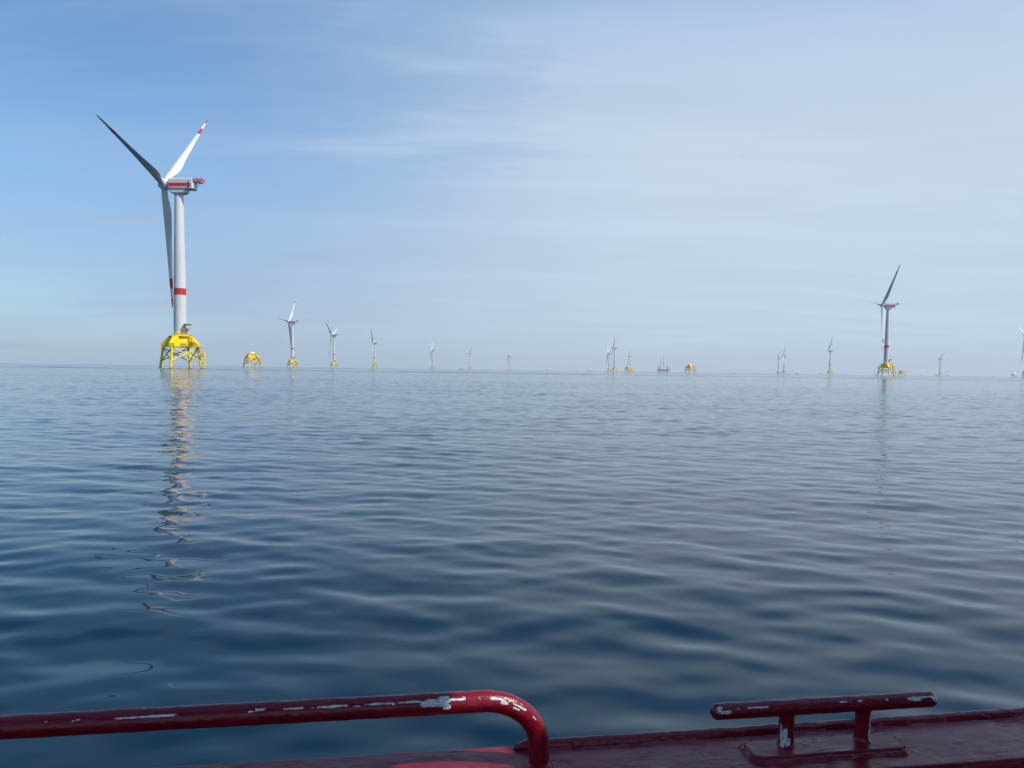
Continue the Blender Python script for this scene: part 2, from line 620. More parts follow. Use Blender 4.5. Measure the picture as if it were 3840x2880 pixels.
def foundation_parts(root, text=None):
    """children of root: legs, braces and fittings"""
    for k in range(4):
        leg_mb(CORN[k]).build('leg', YELLOW_LEG, root)
        brace_mb(CORN[k], CORN[(k + 1) % 4]).build('brace', YELLOW, root)
    landing_mb().build('access_deck', YELLOW, root)
    rest_mb().build('landing_platform', YELLOW, root)
    strut_mb().build('strut', YELLOW, root)
    ladder_mb().build('ladder', YELLOW_LEG, root)
    crane_mb().build('davit_crane', YELLOW, root)
    sign_mb(text).build('sign', [YELLOW, LETTER], root)


# ------------------------------------------------------------------ wind turbine
HUB_Z, OVER, TILT, BL = 97.5, 8.0, R(5), 67.5


def tower_mb():
    b = MB()
    z = [19.02, 23, 39.3, 39.32, 42.9, 42.92, 60, 75, 92.9]
    rad = lambda q: 3.3 - (3.3 - 2.2) * max(0, (q - 30) / 63) ** 1.1
    prof = [(rad(q), q) for q in z]
    b.lathe(prof, 40, [0, 0, 0, 1, 1, 0, 0, 0])
    for q in (23.0, 34.0, 56.0, 74.0):        # flange seams
        b.lathe([(rad(q) + .0, q - .12), (rad(q) + .025, q - .1), (rad(q) + .025, q + .1), (rad(q), q + .12)], 40)
    return b


def tower_platform_mb():
    M = Matrix.Rotation(R(-26), 4, 'Z')
    b = MB()
    b.box((5.0, 0, 21.7), (3.4, 4.4, .22), 0, M)
    for s in (-1.6, 1.6):
        b.tube((3.1, s * .6, 19.6), (6.4, s, 21.6), .14, n=6, M=M)
        b.box((3.9, s * .7, 20.6), (1.6, .15, 2.0), 0, M)
    sub = MB()
    rail_mb(sub, [(3.4, -2.1), (6.6, -2.1), (6.6, 2.1), (3.4, 2.1)], 21.8, 1.2, r=.06)
    b.add(sub.v, sub.f, 0, True, M)
    b.box((5.2, .2, 23.4), (2.6, 3.0, .9), 1, M)
    b.box((4.6, -1.2, 22.4), (1.2, .8, 1.1), 1, M)
    return b


def nacelle_mb():
    """x = upwind, origin on the tower axis at hub height"""
    b = MB()
    W, ch = 3.2, .35

    def sec(x, zt, zb, w):
        return [(x, -w, zb + ch), (x, -w, zt - ch), (x, -w + ch, zt), (x, w - ch, zt), (x, w, zt - ch), (x, w, zb + ch), (x, w - ch, zb), (x, -w + ch, zb)]
    b.loft([sec(4.4, 3.1, -2.0, W - .25), sec(4.1, 3.3, -2.1, W), sec(-8.2, 3.3, -2.2, W), sec(-8.5, 3.2, -2.1, W - .1)][::-1], 0, False)
    # deeper rear tail with sloped underside
    b.loft([sec(-8.5, 1.6, -2.2, W - .5), sec(-9.0, 1.4, -1.9, W - .9)][::-1], 0, False)
    # yaw housing below
    b.loft([sec(4.4, -1.9, -3.3, 2.6), sec(3.0, -1.9, -4.4, 2.75), sec(-3.1, -1.9, -4.4, 2.75), sec(-4.6, -1.9, -3.6, 2.4)][::-1], 0, False)
    b.lathe([(2.45, -5.2), (2.45, -4.35), (2.9, -4.3)], 32)
    for s in (-1, 1):                                   # red side stripe, standing 3 cm proud
        y = s * (W + .015)
        b.box((-.65, y, -.12), (9.9, .05, 1.95), 1)
        b.box((-7.5, y, -.12), (.7, .05, 1.95), 1)
        b.box((-.65, s * (W + .045), -.1), (9.7, .03, .18), 1)
        b.box((-2.0, y, 1.9), (12.0, .03, .07), 2)
        b.box((-2.0, y, -1.5), (12.0, .03, .06), 2)
    return b


def vent_mb(s):
    b = MB()
    if True:
        b.box((-6.45, s * 3.23, -.15), (1.0, .1, 2.9), 0)
        for k in range(8):
            b.box((-6.45, s * 3.3, -1.4 + k * .36), (.95, .06, .1), 0)
    return b


def hoist_mb():
    b = MB()
    b.box((-10.6, 0, 1.85), (4.6, 5.4, .25), 1)
    z0, z1 = 1.97, 2.75
    for s in (-1, 1):
        b.box((-10.6, s * 2.67, (z0 + z1) / 2), (4.6, .08, z1 - z0), 0)
        for k in range(6):
            b.tube((-8.5 - k * .86, s * 2.67, z1), (-8.5 - k * .86, s * 2.67, 3.55), .07, n=6, mat=0)
        b.tube((-8.4, s * 2.67, 3.5), (-12.9, s * 2.67, 3.5), .08, n=6, mat=0)
        b.tube((-8.4, s * 2.67, 3.1), (-12.9, s * 2.67, 3.1), .06, n=6, mat=0)
        b.tube((-8.5, s * 1.6, -.9), (-11.2, s * 1.9, 1.75), .13, n=8, mat=1)
    b.box((-12.87, 0, 2.75), (.08, 5.4, 1.55), 0)
    return b


def mast_mb():
    b = MB()
    b.tube((-4.2, 1.0, 3.3), (-4.2, 1.0, 5.4), .09, n=6)
    b.tube((-4.2, .4, 5.1), (-4.2, 1.6, 5.1), .06, n=6)
    b.box((-4.2, .4, 5.25), (.25, .25, .4))
    return b


def hatch_mb():
    b = MB()
    b.box((-2.5, -1.5, 3.4), (1.6, .9, .3))
    return b


def hub_mb():
    """axis along x, nose upwind"""
    b = MB()
    prof = [(1.9, -3.3), (2.3, -2.9), (2.75, -1.6), (2.85, 0.0), (2.7, 1.2), (2.2, 2.2), (1.4, 2.8), (.6, 3.05), (.02, 3.1)]
    rings = [[(x, r * math.cos(2 * math.pi * i / 32), r * math.sin(2 * math.pi * i / 32)) for i in range(32)] for r, x in prof]
    b.loft(rings, 0, True)
    for k in range(3):                                   # blade sockets
        p = 2 * math.pi * k / 3
        d = Vector((0, math.sin(p), math.cos(p)))
        b.tube(d * 1.6, d * 3.1, 1.72, 1.66, 24)
    return b


def blade_mb():
    """span along z, leading edge towards +x (feathered into the wind)"""
    st = [(2.6, 3.1, 1.0, 6), (4.5, 3.1, 1.0, 6), (7.5, 3.55, .78, 8), (10.5, 4.4, .5, 9), (14, 4.9, .36, 9), (18, 4.7, .3, 8), (24, 4.05, .26, 6),
          (32, 3.35, .23, 4), (40, 2.75, .21, 2.5), (48, 2.2, .19, 1), (50.6, 2.03, .19, .6), (50.62, 2.03, .19, .6), (56.2, 1.65, .18, 0), (56.22, 1.65, .18, 0),
          (62.2, 1.18, .18, -.5), (62.22, 1.18, .18, -.5), (65.5, .8, .17, -1), (67, .45, .17, -1), (67.5, .12, .17, -1)]
    n = 28
    rings, mats = [], []
    for z, c, th, tw in st:
        ring = []
        for i in range(n):
            a = 2 * math.pi * i / n
            # circle blending into an aerofoil
            cx = 0.5 * math.cos(a)
            s = (0.5 - cx)
            yt = 5 * th * (0.2969 * math.sqrt(max(s, 0)) - .126 * s - .3516 * s ** 2 + .2843 * s ** 3 - .1036 * s ** 4)
            ya = yt if a <= math.pi else -yt
            k = min(1, max(0, (1.0 - th) / .6))
            x = c * (cx + .02 + (-.2 * k))
            y = c * ((1 - k) * .5 * math.sin(a) + k * ya)
            t = R(tw)
            ring.append((x * math.cos(t) - y * math.sin(t), x * math.sin(t) + y * math.cos(t), z))
        rings.append(ring)
        mats.append(1 if (50.61 < z < 56.21 or z > 62.21) else 0)
    b = MB()
    b.loft(rings, mats[:-1], True)
    return b


def rotor_matrix(yaw, psi):
    a = Vector((math.cos(TILT) * math.cos(yaw), math.cos(TILT) * math.sin(yaw), math.sin(TILT)))
    e1 = Vector((-math.sin(yaw), math.cos(yaw), 0))
    e2 = a.cross(e1)
    up = e2 * math.cos(psi) + e1 * math.sin(psi)       # direction of the first blade
    sd = up.cross(a)                                   # x=a, y=sd, z=up
    loc = Vector((0, 0, HUB_Z)) + a * OVER
    return Matrix(((a.x, sd.x, up.x, loc.x), (a.y, sd.y, up.y, loc.y), (a.z, sd.z, up.z, loc.z), (0, 0, 0, 1)))


def make_turbine(detailed, text=None):
    root = empty('wind_turbine')
    tw = tower_mb().build('tower', [WHITE, RED], root)
    tower_platform_mb().build('service_platform', [WHITE, DGREY], tw)
    na = nacelle_mb().build('nacelle', [WHITE, RED, GREY], root, (0, 0, HUB_Z))
    for s in (-1, 1):
        vent_mb(s).build('vent', DARK, na)
    hoist_mb().build('hoist_platform', [RED, WHITE], na)
    mast_mb().build('mast', GREY, na)
    hatch_mb().build('roof_hatch', GREY, na)
    ro = hub_mb().build('rotor_hub', WHITE, root)
    bl = None
    for k in range(3):
        if bl is None:
            bl = blade_mb().build('blade', [BLADE, RED], ro)
            ob = bl
        else:
            ob = bl.copy()
            col.objects.link(ob)
            ob.parent = ro
        ob.rotation_euler = (-2 * math.pi * k / 3, 0, 0)
    if detailed:
        fo = transition_mb().build('foundation', YELLOW, root)
        foundation_parts(fo, text)
    else:
        all_foundation(False).build('foundation', [YELLOW_LEG, YELLOW], root)
    return root


def sink(D):
    return -D * D / (2 * 7.4e6) if D > 1500 else 0.0


def set_turbine(root, D, x0, yaw, psi):
    x, y = at_dist(x0, 1400, D)
    root.location = (x, y, sink(D))
    for ch in root.children:
        n = ch.name.split('.')[0]
        if n == 'nacelle':
            ch.rotation_euler = (0, 0, R(yaw))
        elif n == 'rotor_hub':
            m = rotor_matrix(R(yaw), R(psi))
            ch.location = m.to_translation()
            ch.rotation_euler = m.to_euler()


TURB = [
    (454, 677.7, 178.2, 76.9, 'n', 'nearest and largest wind turbine, with a lettered board on its yellow jacket'),
    (1194, 3321.1, 175.0, 40.4, 'n', 'second largest wind turbine, on the right, half shaded tower on a yellow jacket'),
    (1717, 1096.9, 176.6, 87.3, 'n', 'mid distance wind turbine just right of the bare capped jacket beside the nearest turbine'),
    (2174, 3851.3, 169.4, 59.9, 'n', 'wind turbine cut off by the right edge, two blades and one jacket leg showing'),
    (2365, 1252.1, 172.3, 56.1, 'n', 'wind turbine third from the left, with its blades in a Y shape'),
    (2995, 1404.4, 175.9, 40.6, 'f', 'wind turbine fourth from the left, dark blade raised almost upright'),
    (4036, 1622.0, 180.3, 96.3, 'f', 'wind turbine left of the dark hulled boat, white blade pointing straight up'),
    (4662, 1762.3, 197.3, 53.2, 'f', 'wind turbine right of the dark hulled boat, blades in a Y shape'),
    (5317, 1909.9, 178.0, 70.1, 'f', 'far wind turbine beside the small white boat, two blades raised close together'),
    (4209, 2283.2, 182.4, 83.7, 'f', 'far wind turbine overlapped on its right by a taller one, white blade raised leftward'),
    (3227, 2302.7, 178.0, 55.5, 'f', 'taller wind turbine of the overlapping pair left of the jack-up vessel'),
    (4925, 2359.4, 178.0, 52.8, 'f', 'far wind turbine standing behind a bare yellow jacket left of the jack-up vessel'),
    (5106, 2918.6, 172.4, 39.7, 'f', 'shorter left turbine of the close pair right of the jack-up vessel'),
    (4364, 2939.6, 178.0, 19.5, 'f', 'taller right turbine of the close pair right of the jack-up vessel'),
    (3428, 3111.1, 172.0, 33.5, 'f', 'wind turbine between the close pair and the big right turbine'),
    (4950, 3525.0, 178.0, 54.4, 'f', 'far wind turbine right of the big right turbine, blades spread in a wide Y'),
]
protos = {'first': make_turbine(True, 'WK 01')}
for i, (D, x0, yaw, psi, kind, lab) in enumerate(TURB):
    if i == 0:
        o = protos['first']
    elif kind not in protos:
        o = protos[kind] = make_turbine(kind == 'n')
    else:
        o = copy_tree(protos[kind])
    set_turbine(o, D, x0, yaw, psi)
    tag(o, lab, 'wind turbine', 'wind turbines standing in the sea')

# ------------------------------------------------------------------ bare jackets waiting for their towers
JG = 'capped jacket foundations without towers'
jk = transition_mb().build('jacket_foundation', YELLOW)
foundation_parts(jk)
cap_mb().build('cap', CAPW, jk)
NEARJ = [(945.0, 1010, 'bare yellow jacket foundation with white cap, right of the nearest turbine'),
         (2586.5, 1713, 'bare yellow jacket foundation right of the jack-up vessel, white cap on top'),
         (2355.0, 2460, 'bare yellow jacket in front of the far turbine left of the jack-up vessel'),
         (3380.0, 2640, 'bare half shaded jacket just right of the big right turbine')]
for i, (x0, dep, lab) in enumerate(NEARJ):
    o = jk if i == 0 else copy_tree(jk)
    D = dep * math.hypot(1, (x0 - CX) / FPX)
    x, y = at_dist(x0, 1400, D)
    o.location = (x, y, sink(D))
    tag(o, lab, 'jacket foundation', JG)
FARJ = [(3802.5, 3470, 'hazy bare jacket with arched legs near the right edge of the horizon'),
        (2059, 5650, 'tiny capped jacket alone on the horizon near mid horizon, left of the overlapping turbines'),
        (2212, 6000, 'tiny white capped jacket left of the overlapping turbine pair'),
        (2373.5, 7000, 'tiny white speck of a jacket right of the turbine behind the bare jacket'),
        (2547, 8000, 'tiny jacket between the jack-up vessel and the bare yellow jacket'),
        (2732, 8600, 'fainter left jacket of the two specks between bare jacket and close turbine pair'),
        (2757, 7000, 'brighter right jacket of the two specks between bare jacket and close turbine pair'),
        (2959.5, 8300, 'faint speck of a jacket just right of the close turbine pair'),
        (2990.2, 5800, 'white capped tiny jacket further right of the close turbine pair'),
        (3079.7, 6200, 'white capped tiny jacket just left of the turbine with the dark upright blade'),
        (3155, 9000, 'left jacket of two faint specks before the big right turbine'),
        (3165.5, 8800, 'right jacket of two faint specks before the big right turbine'),
        (3282.5, 6300, 'tiny jacket touching the left leg of the big right turbine'),
        (3455.4, 7400, 'faint jacket between the half shaded jacket and the far wide Y turbine'),
        (3513, 5700, 'tiny jacket touching the left foot of the far wide Y turbine'),
        (3555, 6200, 'tiny jacket just right of the far wide Y turbine'),
        (3656, 9000, 'faintest jacket on the hazy horizon right of the wide Y turbine'),
        (3727.5, 7500, 'faint jacket left of the hazy arched jacket at the right')]
fmb = all_foundation(False)
cv = MB()
cv.lathe([(9.6, 11.2), (9.0, 14.2), (7.4, 17.2), (5.2, 19.2), (3.2, 20.4), (1.2, 21.2), (.02, 21.3)], 20)
fmb.add(cv.v, cv.f, 2, True)
fj = fmb.build('jacket_foundation', [YELLOW_LEG, YELLOW, CAPW])
for i, (x0, dep, lab) in enumerate(FARJ):
    o = fj
    if i:
        o = fj.copy()
        col.objects.link(o)
    D = dep * math.hypot(1, (x0 - CX) / FPX)
    x, y = at_dist(x0, 1400, D)
    o.location = (x, y, sink(D))
    tag(o, lab, 'jacket foundation', JG)


# ------------------------------------------------------------------ jack-up vessel on the horizon
def hull_mb(L, B, z0, z1, mat=0, bow=0.3, top=1):
    """ship hull along +x with a pointed, raised bow"""
    b = MB()
    rings = []
    for f in np.linspace(0, 1, 12):
        x = -L / 2 + L * f
        k = 1.0 if f < 1 - bow else max(0.03, math.cos((f - (1 - bow)) / bow * math.pi / 2))
        w = B / 2 * k
        sh = (z1 - z0) * .22 * max(0, (f - .55) / .45) ** 2
        rings.append([(x, -w * .8, z0), (x, -w, z0 + (z1 - z0) * .4), (x, -w, z1 + sh), (x, w, z1 + sh), (x, w, z0 + (z1 - z0) * .4), (x, w * .8, z0)])
    b.loft(rings, mat, False)
    return b


jx, jy = at_dist(2488, 1395, 4560)
ju = empty('jack_up_vessel', (jx, jy, sink(4560)), R(-12))
tag(ju, 'jack-up installation vessel with pink red hull standing on tall legs on the horizon', 'jack-up vessel')
hull_mb(74, 34, 8.5, 16.5, 0).build('hull', PINKRED, ju)
b = MB()
b.box((0, 0, 8.2), (64, 30, 1.2))
b.build('hull_bottom', NAVY, ju)
b = MB()
b.box((-21, 0, 21), (18, 26, 8)); b.box((-22, 0, 26.5), (12, 20, 3)); b.box((2, 0, 19), (20, 22, 4)); b.box((20, 0, 20.5), (8, 18, 3))
b.build('deckhouse', CAPW, ju)
b = MB()
b.box((-.5, 0, 31.5), (9.5, 14, 9)); b.box((-.5, 0, 25), (6, 8, 5))
b.build('bridge', CAPW, ju)
for lx, ly, top in ((-15.5, -13, 85), (-1.5, 13, 99), (-27, 13, 40), (22, -13, 40)):
    b = MB()
    if top == 99:                       # lattice leg
        for s in ((-1.6, -1.6), (1.6, -1.6), (1.6, 1.6), (-1.6, 1.6)):
            b.tube((lx + s[0], ly + s[1], -6), (lx + s[0], ly + s[1], top), .28, n=6)
        for k in range(21):
            z = -5 + k * 5
            for (p, q) in (((-1.6, -1.6), (1.6, -1.6)), ((1.6, -1.6), (1.6, 1.6)), ((1.6, 1.6), (-1.6, 1.6)), ((-1.6, 1.6), (-1.6, -1.6))):
                b.tube((lx + p[0], ly + p[1], z), (lx + q[0], ly + q[1], min(top, z + 5)), .16, n=5)
        b.box((lx, ly, top - 1.5), (5, 5, 1.4)); b.box((lx, ly, top - 9), (3.8, 3.8, 4))
        b.build('leg', DGREY, ju)
    else:
        b.tube((lx, ly, -6), (lx, ly, top), 1.9 if top > 50 else 1.6, n=16)
        b.lathe([(2.0, top - 4), (2.8, top - 1), (2.8, top)], 16, c=(lx, ly))
        b.build('leg', WHITE if top > 50 else DGREY, ju)
for (x, y, tipx, tipz, bz) in ((-27, -8, -38, 33, 30), (24, 8, 17, 26.5, 28)):
    b = MB()
    b.tube((x, y, 16), (x, y, bz), 1.5, n=12)
    b.box((x, y, bz + 1), (4, 4, 3.4))
    b.tube((x, y, bz + 8), (x, y, bz + 2), .5, .9, n=8)
    cr = b.build('crane', DGREY, ju)
    q = MB()
    for s in (-.7, .7):
        q.tube((x, y + s, bz + 2), (tipx, y + s, tipz), .45, .3, n=6)
    for k in range(6):
        f = k / 6
        p = Vector((x, y, bz + 2)).lerp(Vector((tipx, y, tipz)), f)
        q.tube(p + Vector((0, -.7, 0)), p + Vector((0, .7, 0)), .2, n=5)
    q.build('boom', DGREY, cr)
b = MB()
b.lathe([(6.5, 21.0), (7.5, 21.6), (7.5, 22.0)], 16, c=(36, 0)); b.tube((30, 0, 17), (36, 0, 21.2), .5, n=6)
b.build('helideck', GREY, ju)


def small_boat(x0, D, L, lab, hullm, rz):
    x, y = at_dist(x0, 1395, D)
    o = empty('work_boat', (x, y, sink(D) * .6), rz)
    tag(o, lab, 'boat', 'crew boats on the horizon')
    hull_mb(L, L * .26, -1.0, L * .13, 0, .35).build('hull', hullm, o)
    c = MB()
    c.box((L * .2, 0, L * .2), (L * .3, L * .2, L * .16)); c.box((L * .22, 0, L * .31), (L * .18, L * .15, L * .08))
    ca = c.build('cabin', CAPW, o)
    w = MB()
    w.box((L * .22, 0, L * .315), (L * .185, L * .155, L * .03))
    w.build('window', DARK, ca)
    q = MB()
    q.tube((L * .18, 0, L * .34), (L * .18, 0, L * .48), L * .012, n=6); q.box((L * .18, 0, L * .44), (L * .03, L * .1, L * .015))
    q.build('mast', GREY, o)


small_boat(1729, 4100, 21, 'small crew boat with dark hull and white cabin between two far turbines', NAVY, R(8))
small_boat(1897, 4700, 17, 'small white crew boat just left of a far turbine foot', WHITE, R(172))

# ------------------------------------------------------------------ bird
bx, by = at_dist(2784, 590, 250)
bz = CAM_H + math.hypot(bx, by) * ((1387 - 590) / FPX) * math.cos(math.atan((2784 - CX) / FPX))
b = MB()
rings = [[(x, r * math.cos(2 * math.pi * i / 10), r * .9 * math.sin(2 * math.pi * i / 10)) for i in range(10)] for x, r in
         ((-.3, .01), (-.22, .035), (-.1, .07), (.05, .08), (.16, .055), (.22, .045), (.28, .035), (.34, .006))]
b.loft(rings, 0, True)
b.add([(-.3, -.09, .0), (-.3, .09, .0), (-.15, .03, .02), (-.15, -.03, .02), (-.3, -.09, -.012), (-.3, .09, -.012), (-.15, .03, 0), (-.15, -.03, 0)],
      [(0, 1, 2, 3), (7, 6, 5, 4), (0, 4, 5, 1), (1, 5, 6, 2), (2, 6, 7, 3), (3, 7, 4, 0)])
bird = b.build('bird', DGREY)
for s in (-1, 1):
    w = MB()
    pl = [(.1, 0, .03), (.16, s * .28, .2), (.02, s * .62, .12), (-.03, s * .6, .11), (.0, s * .28, .18), (-.1, 0, .03)]
    lo = [(x, y, z - .02) for x, y, z in pl]
    w.add(pl + lo, [(0, 1, 4, 5), (1, 2, 3, 4), (11, 10, 7, 6), (10, 9, 8, 7)] + [(i, 6 + i, 6 + (i + 1) % 6, (i + 1) % 6) for i in range(6)])
    w.build('wing', DGREY, bird)
bird.location = (bx, by, bz)
bird.rotation_euler = (R(20), R(-15), R(60))
tag(bird, 'tiny dark bird flying high in the pale sky on the right', 'bird')

# ------------------------------------------------------------------ the boat under the camera
BO = Vector((0.0794, 1.858, 0.62))
BA = R(9.0)
boat = empty('boat', (BO.x, BO.y, 0.0), BA)          # local x = along the gunwale, y = outboard, z = up from the water
tag(boat, 'dark red painted boat with chipped handrail and bollard on its gunwale', 'boat')
GZ = 0.62


def boat_paint(name, wear=False, bumpy=0.0):
    m, t, b = new_mat(name)
    g = N(t, 'ShaderNodeTexCoord')
    n = N(t, 'ShaderNodeTexNoise', ins={0: g.outputs['Object'], 2: 9.0, 3: 5.0, 4: 0.6})
    base = mixcol(t, maprange(t, n.outputs[0], 0.35, 0.7, 0.0, 1.0), (0.15, 0.003, 0.012, 1), (0.195, 0.005, 0.018, 1))
    rough = maprange(t, n.outputs[0], 0.3, 0.7, 0.24, 0.36)
    fine = N(t, 'ShaderNodeTexNoise', ins={0: g.outputs['Object'], 2: 90.0, 3: 3.0, 4: 0.6})
    hgt = fine.outputs[0]
    if bumpy:
        mp = N(t, 'ShaderNodeMapping', ins={0: g.outputs['Object'], 2: (0, 0, R(24)), 3: (11, 38, 20)})
        wr = N(t, 'ShaderNodeTexNoise', ins={0: mp.outputs[0], 2: 1.0, 3: 4.0, 4: 0.55, 8: 0.6})
        msk = N(t, 'ShaderNodeTexNoise', ins={0: g.outputs['Object'], 2: 5.0, 3: 2.0})
        ridge = M_(t, 'MULTIPLY', maprange(t, wr.outputs[0], 0.52, 0.66, 0.0, 1.0), maprange(t, msk.outputs[0], 0.44, 0.6, 0.0, 1.0))
        hgt = M_(t, 'ADD', M_(t, 'MULTIPLY', hgt, 0.25), M_(t, 'MULTIPLY', ridge, bumpy))
    bump = N(t, 'ShaderNodeBump', ins={'Strength': 0.8, 'Distance': 0.0024, 'Height': hgt})
    t.links.new(bump.outputs[0], b.inputs['Normal'])
    b.inputs['Specular IOR Level'].default_value = 0.42
    if wear:
        at = N(t, 'ShaderNodeAttribute', attribute_name='wear')
        f = maprange(t, at.outputs['Fac'], 0.46, 0.54, 0.0, 1.0)
        grey = mixcol(t, maprange(t, fine.outputs[0], 0.35, 0.65, 0.0, 1.0), (0.38, 0.40, 0.43, 1), (0.72, 0.73, 0.75, 1))
        edge = maprange(t, at.outputs['Fac'], 0.40, 0.47, 0.0, 1.0)
        base = mixcol(t, edge, base, (0.04, 0.003, 0.006, 1))
        base = mixcol(t, f, base, grey)
        rough = M_(t, 'ADD', rough, M_(t, 'MULTIPLY', f, 0.12))
    t.links.new(base, b.inputs['Base Color'])
    t.links.new(rough, b.inputs['Roughness'])
    b.inputs['Coat Weight'].default_value = 0.0
    b.inputs['Coat Roughness'].default_value = 0.22
    return m


REDBOAT = boat_paint('boat_red_paint')
REDGUN = boat_paint('gunwale_red_paint', False, 1.0)
REDWEAR = boat_paint('chipped_red_paint', True)


def wear_of(s, phi, blobs, seed):
    """s in metres, phi in degrees -> 0..1 chip mask; blobs (s0, s1, phi0, phi1)"""
    w = np.zeros_like(s)
    for k, (s0, s1, p0, p1) in enumerate(blobs):
        cs, cp = (s0 + s1) / 2, (p0 + p1) / 2
        hs, hp = (s1 - s0) / 2, (p1 - p0) / 2
        # distances to the rectangle in millimetres
        ds = (np.abs(s - cs) - hs) * 1000
        dp = (np.abs(phi - cp) - hp) * 0.45
        wob = 0.85 * fbm(s * 110, phi * 0.06, seed + k, 3) + 5.0 * min(1, hp / 22) * fbm(s * 42, phi * 0.035, seed + 9 + k, 2)
        if hp > 11:
            e = (np.abs((s - cs) / hs) ** 3.5 + np.abs((phi - cp) / hp) ** 3.5) ** (1 / 3.5)
            d = (e - 1) * min(hs * 1000, hp * 0.45) + wob * 1.15
        else:
            d = np.maximum(ds, dp) + wob
        w = np.maximum(w, np.clip(0.5 - d / 3.0, 0, 1))
    return w


def path_tube(name, pts, ups, rad, blobs, seed, parent, ncirc=90, cap0=False, cap1=False, radf=None, ss=None):
    """tube along pts (n,3); ups: in-plane normals; side = inboard (-y). phi 0 faces inboard, 90 along ups"""
    pts = np.asarray(pts, float)
    ups = np.asarray(ups, float)
    seg = np.linalg.norm(np.diff(pts, axis=0), axis=1)
    s = np.concatenate([[0], np.cumsum(seg)]) if ss is None else ss
    phi = np.linspace(-180, 180, ncirc, endpoint=False)
    ph = np.radians(phi)
    side = np.array([0, -1.0, 0])
    r = np.full(len(pts), rad) if radf is None else radf
    nrm = np.cos(ph)[None, :, None] * side + np.sin(ph)[None, :, None] * ups[:, None, :]
    S, PH = np.meshgrid(s, phi, indexing='ij')
    w = wear_of(S, PH, blobs, seed)
    # paint film thickness: chips sit lower, paint is a little lumpy
    lump = 0.0005 * fbm(S * 30, PH * 0.03, seed + 40, 3)
    rr = r[:, None] + lump - 0.0007 * sstep(0.45, 0.55, w)
    P = pts[:, None, :] + nrm * rr[:, :, None]
    return grid_mesh(name, P, REDWEAR, parent, {'wear': w}, closed_v=True)


# handrail: straight run, quarter bend, upright foot
ZR, RR, BR = 0.792, 0.0258, 0.115
u_end = -0.155 + 0.012
pts, ups = [], []
for u in np.concatenate([np.linspace(-3.2, -1.35, 40, endpoint=False), np.arange(-1.35, u_end, 0.0016)]):
    pts.append((u, 0, ZR)); ups.append((0, 0, 1))
for a in np.linspace(0, 86, 110)[1:]:
    a = R(a)
    pts.append((u_end + 0.140 * math.sin(a), 0, ZR - BR * (1 - math.cos(a)))); ups.append((math.sin(a), 0, math.cos(a)))
xe, ze = pts[-1][0], pts[-1][2]
for z in np.linspace(ze, GZ - .01, 40)[1:]:
    pts.append((xe + (ze - z) * .05, 0, z)); ups.append((math.sin(R(87)), 0, math.cos(R(87))))
PXS = [0, 325, 650, 1000, 1300, 1530, 1750]
US = [-1.222, -1.043, -.858, -.651, -.468, -.324, -.182]
ux = lambda px: float(np.interp(px, PXS, US)) + 3.2
s_bend = u_end + 3.2
rail_blobs = [
    (ux(183), ux(190), 33, 39), (ux(284), ux(292), 33, 37), (ux(297), ux(314), 34, 42), (ux(341), ux(345), 28, 36),
    (ux(438), ux(666), 32, 41), (ux(672), ux(674), 37, 41),
    (ux(938), ux(970), 30, 38), (ux(962), ux(998), 36, 48), (ux(1062), ux(1140), 34, 43), (ux(1148), ux(1180), 35, 38), (ux(1192), ux(1305), 33, 44), (ux(1322), ux(1350), 30, 34),
    (ux(1362), ux(1580), 34, 44), (ux(1470), ux(1482), 28, 36),
    (ux(1583), ux(1668), 8, 52), (ux(1640), ux(1680), 40, 62), (ux(1655), ux(1690), -4, 22), (ux(1672), ux(1742), 36, 44), (ux(1735), ux(1744), 38, 52),
    (s_bend + .016, s_bend + .05, 34, 44), (s_bend + .040, s_bend + .058, 18, 34), (s_bend + .068, s_bend + .10, 30, 38), 
    (s_bend + .070, s_bend + .088, 12, 22), (s_bend + .122, s_bend + .144, 31, 37),
]
path_tube('handrail', pts, ups, RR, rail_blobs, 3, boat)
# weld collar at the foot of the rail
b = MB()
foot = xe + (ze - GZ) * .05
rings = []
for z, r in ((GZ - .004, .036), (GZ + .004, .035), (GZ + .010, .0295), (GZ + .014, .0262)):
    rings.append([(foot + (r + .002 * math.sin(5 * a + z * 300)) * math.cos(a), (r + .002 * math.sin(4 * a)) * math.sin(a), z) for a in np.linspace(0, 2 * math.pi, 40, endpoint=False)])
b.loft(rings, 0, True)
b.build('weld_collar', REDBOAT, boat)

# gunwale plate as a fine height field with the raised outer lip
gu = np.concatenate([np.linspace(-3.6, -1.15, 60, endpoint=False), np.arange(-1.15, 1.75, 0.0022), np.linspace(1.75, 4.2, 60)])
gv = np.concatenate([np.linspace(-0.131, -0.118, 8, endpoint=False), np.linspace(-0.118, 0.066, 70, endpoint=False), np.linspace(0.066, 0.114, 46)])
GU, GV = np.meshgrid(gu, gv, indexing='ij')
Zg = np.full_like(GU, GZ)
Zg += 0.0009 * fbm(GU * 9, GV * 14, 5, 4)
lipm = sstep(-0.030, -0.002, GU + 0.006 * fbm(GU * 60, GV * 60, 8, 2))
vl = 0.099 + 0.0015 * fbm(GU * 12, GU * 0, 11, 3)
lip = np.sqrt(np.maximum(0, 1 - ((GV - vl) / 0.0165) ** 2)) * (0.0175 + 0.0012 * fbm(GU * 18, GV * 8, 12, 3))
Zg = Zg + lipm * np.maximum(lip, 0)
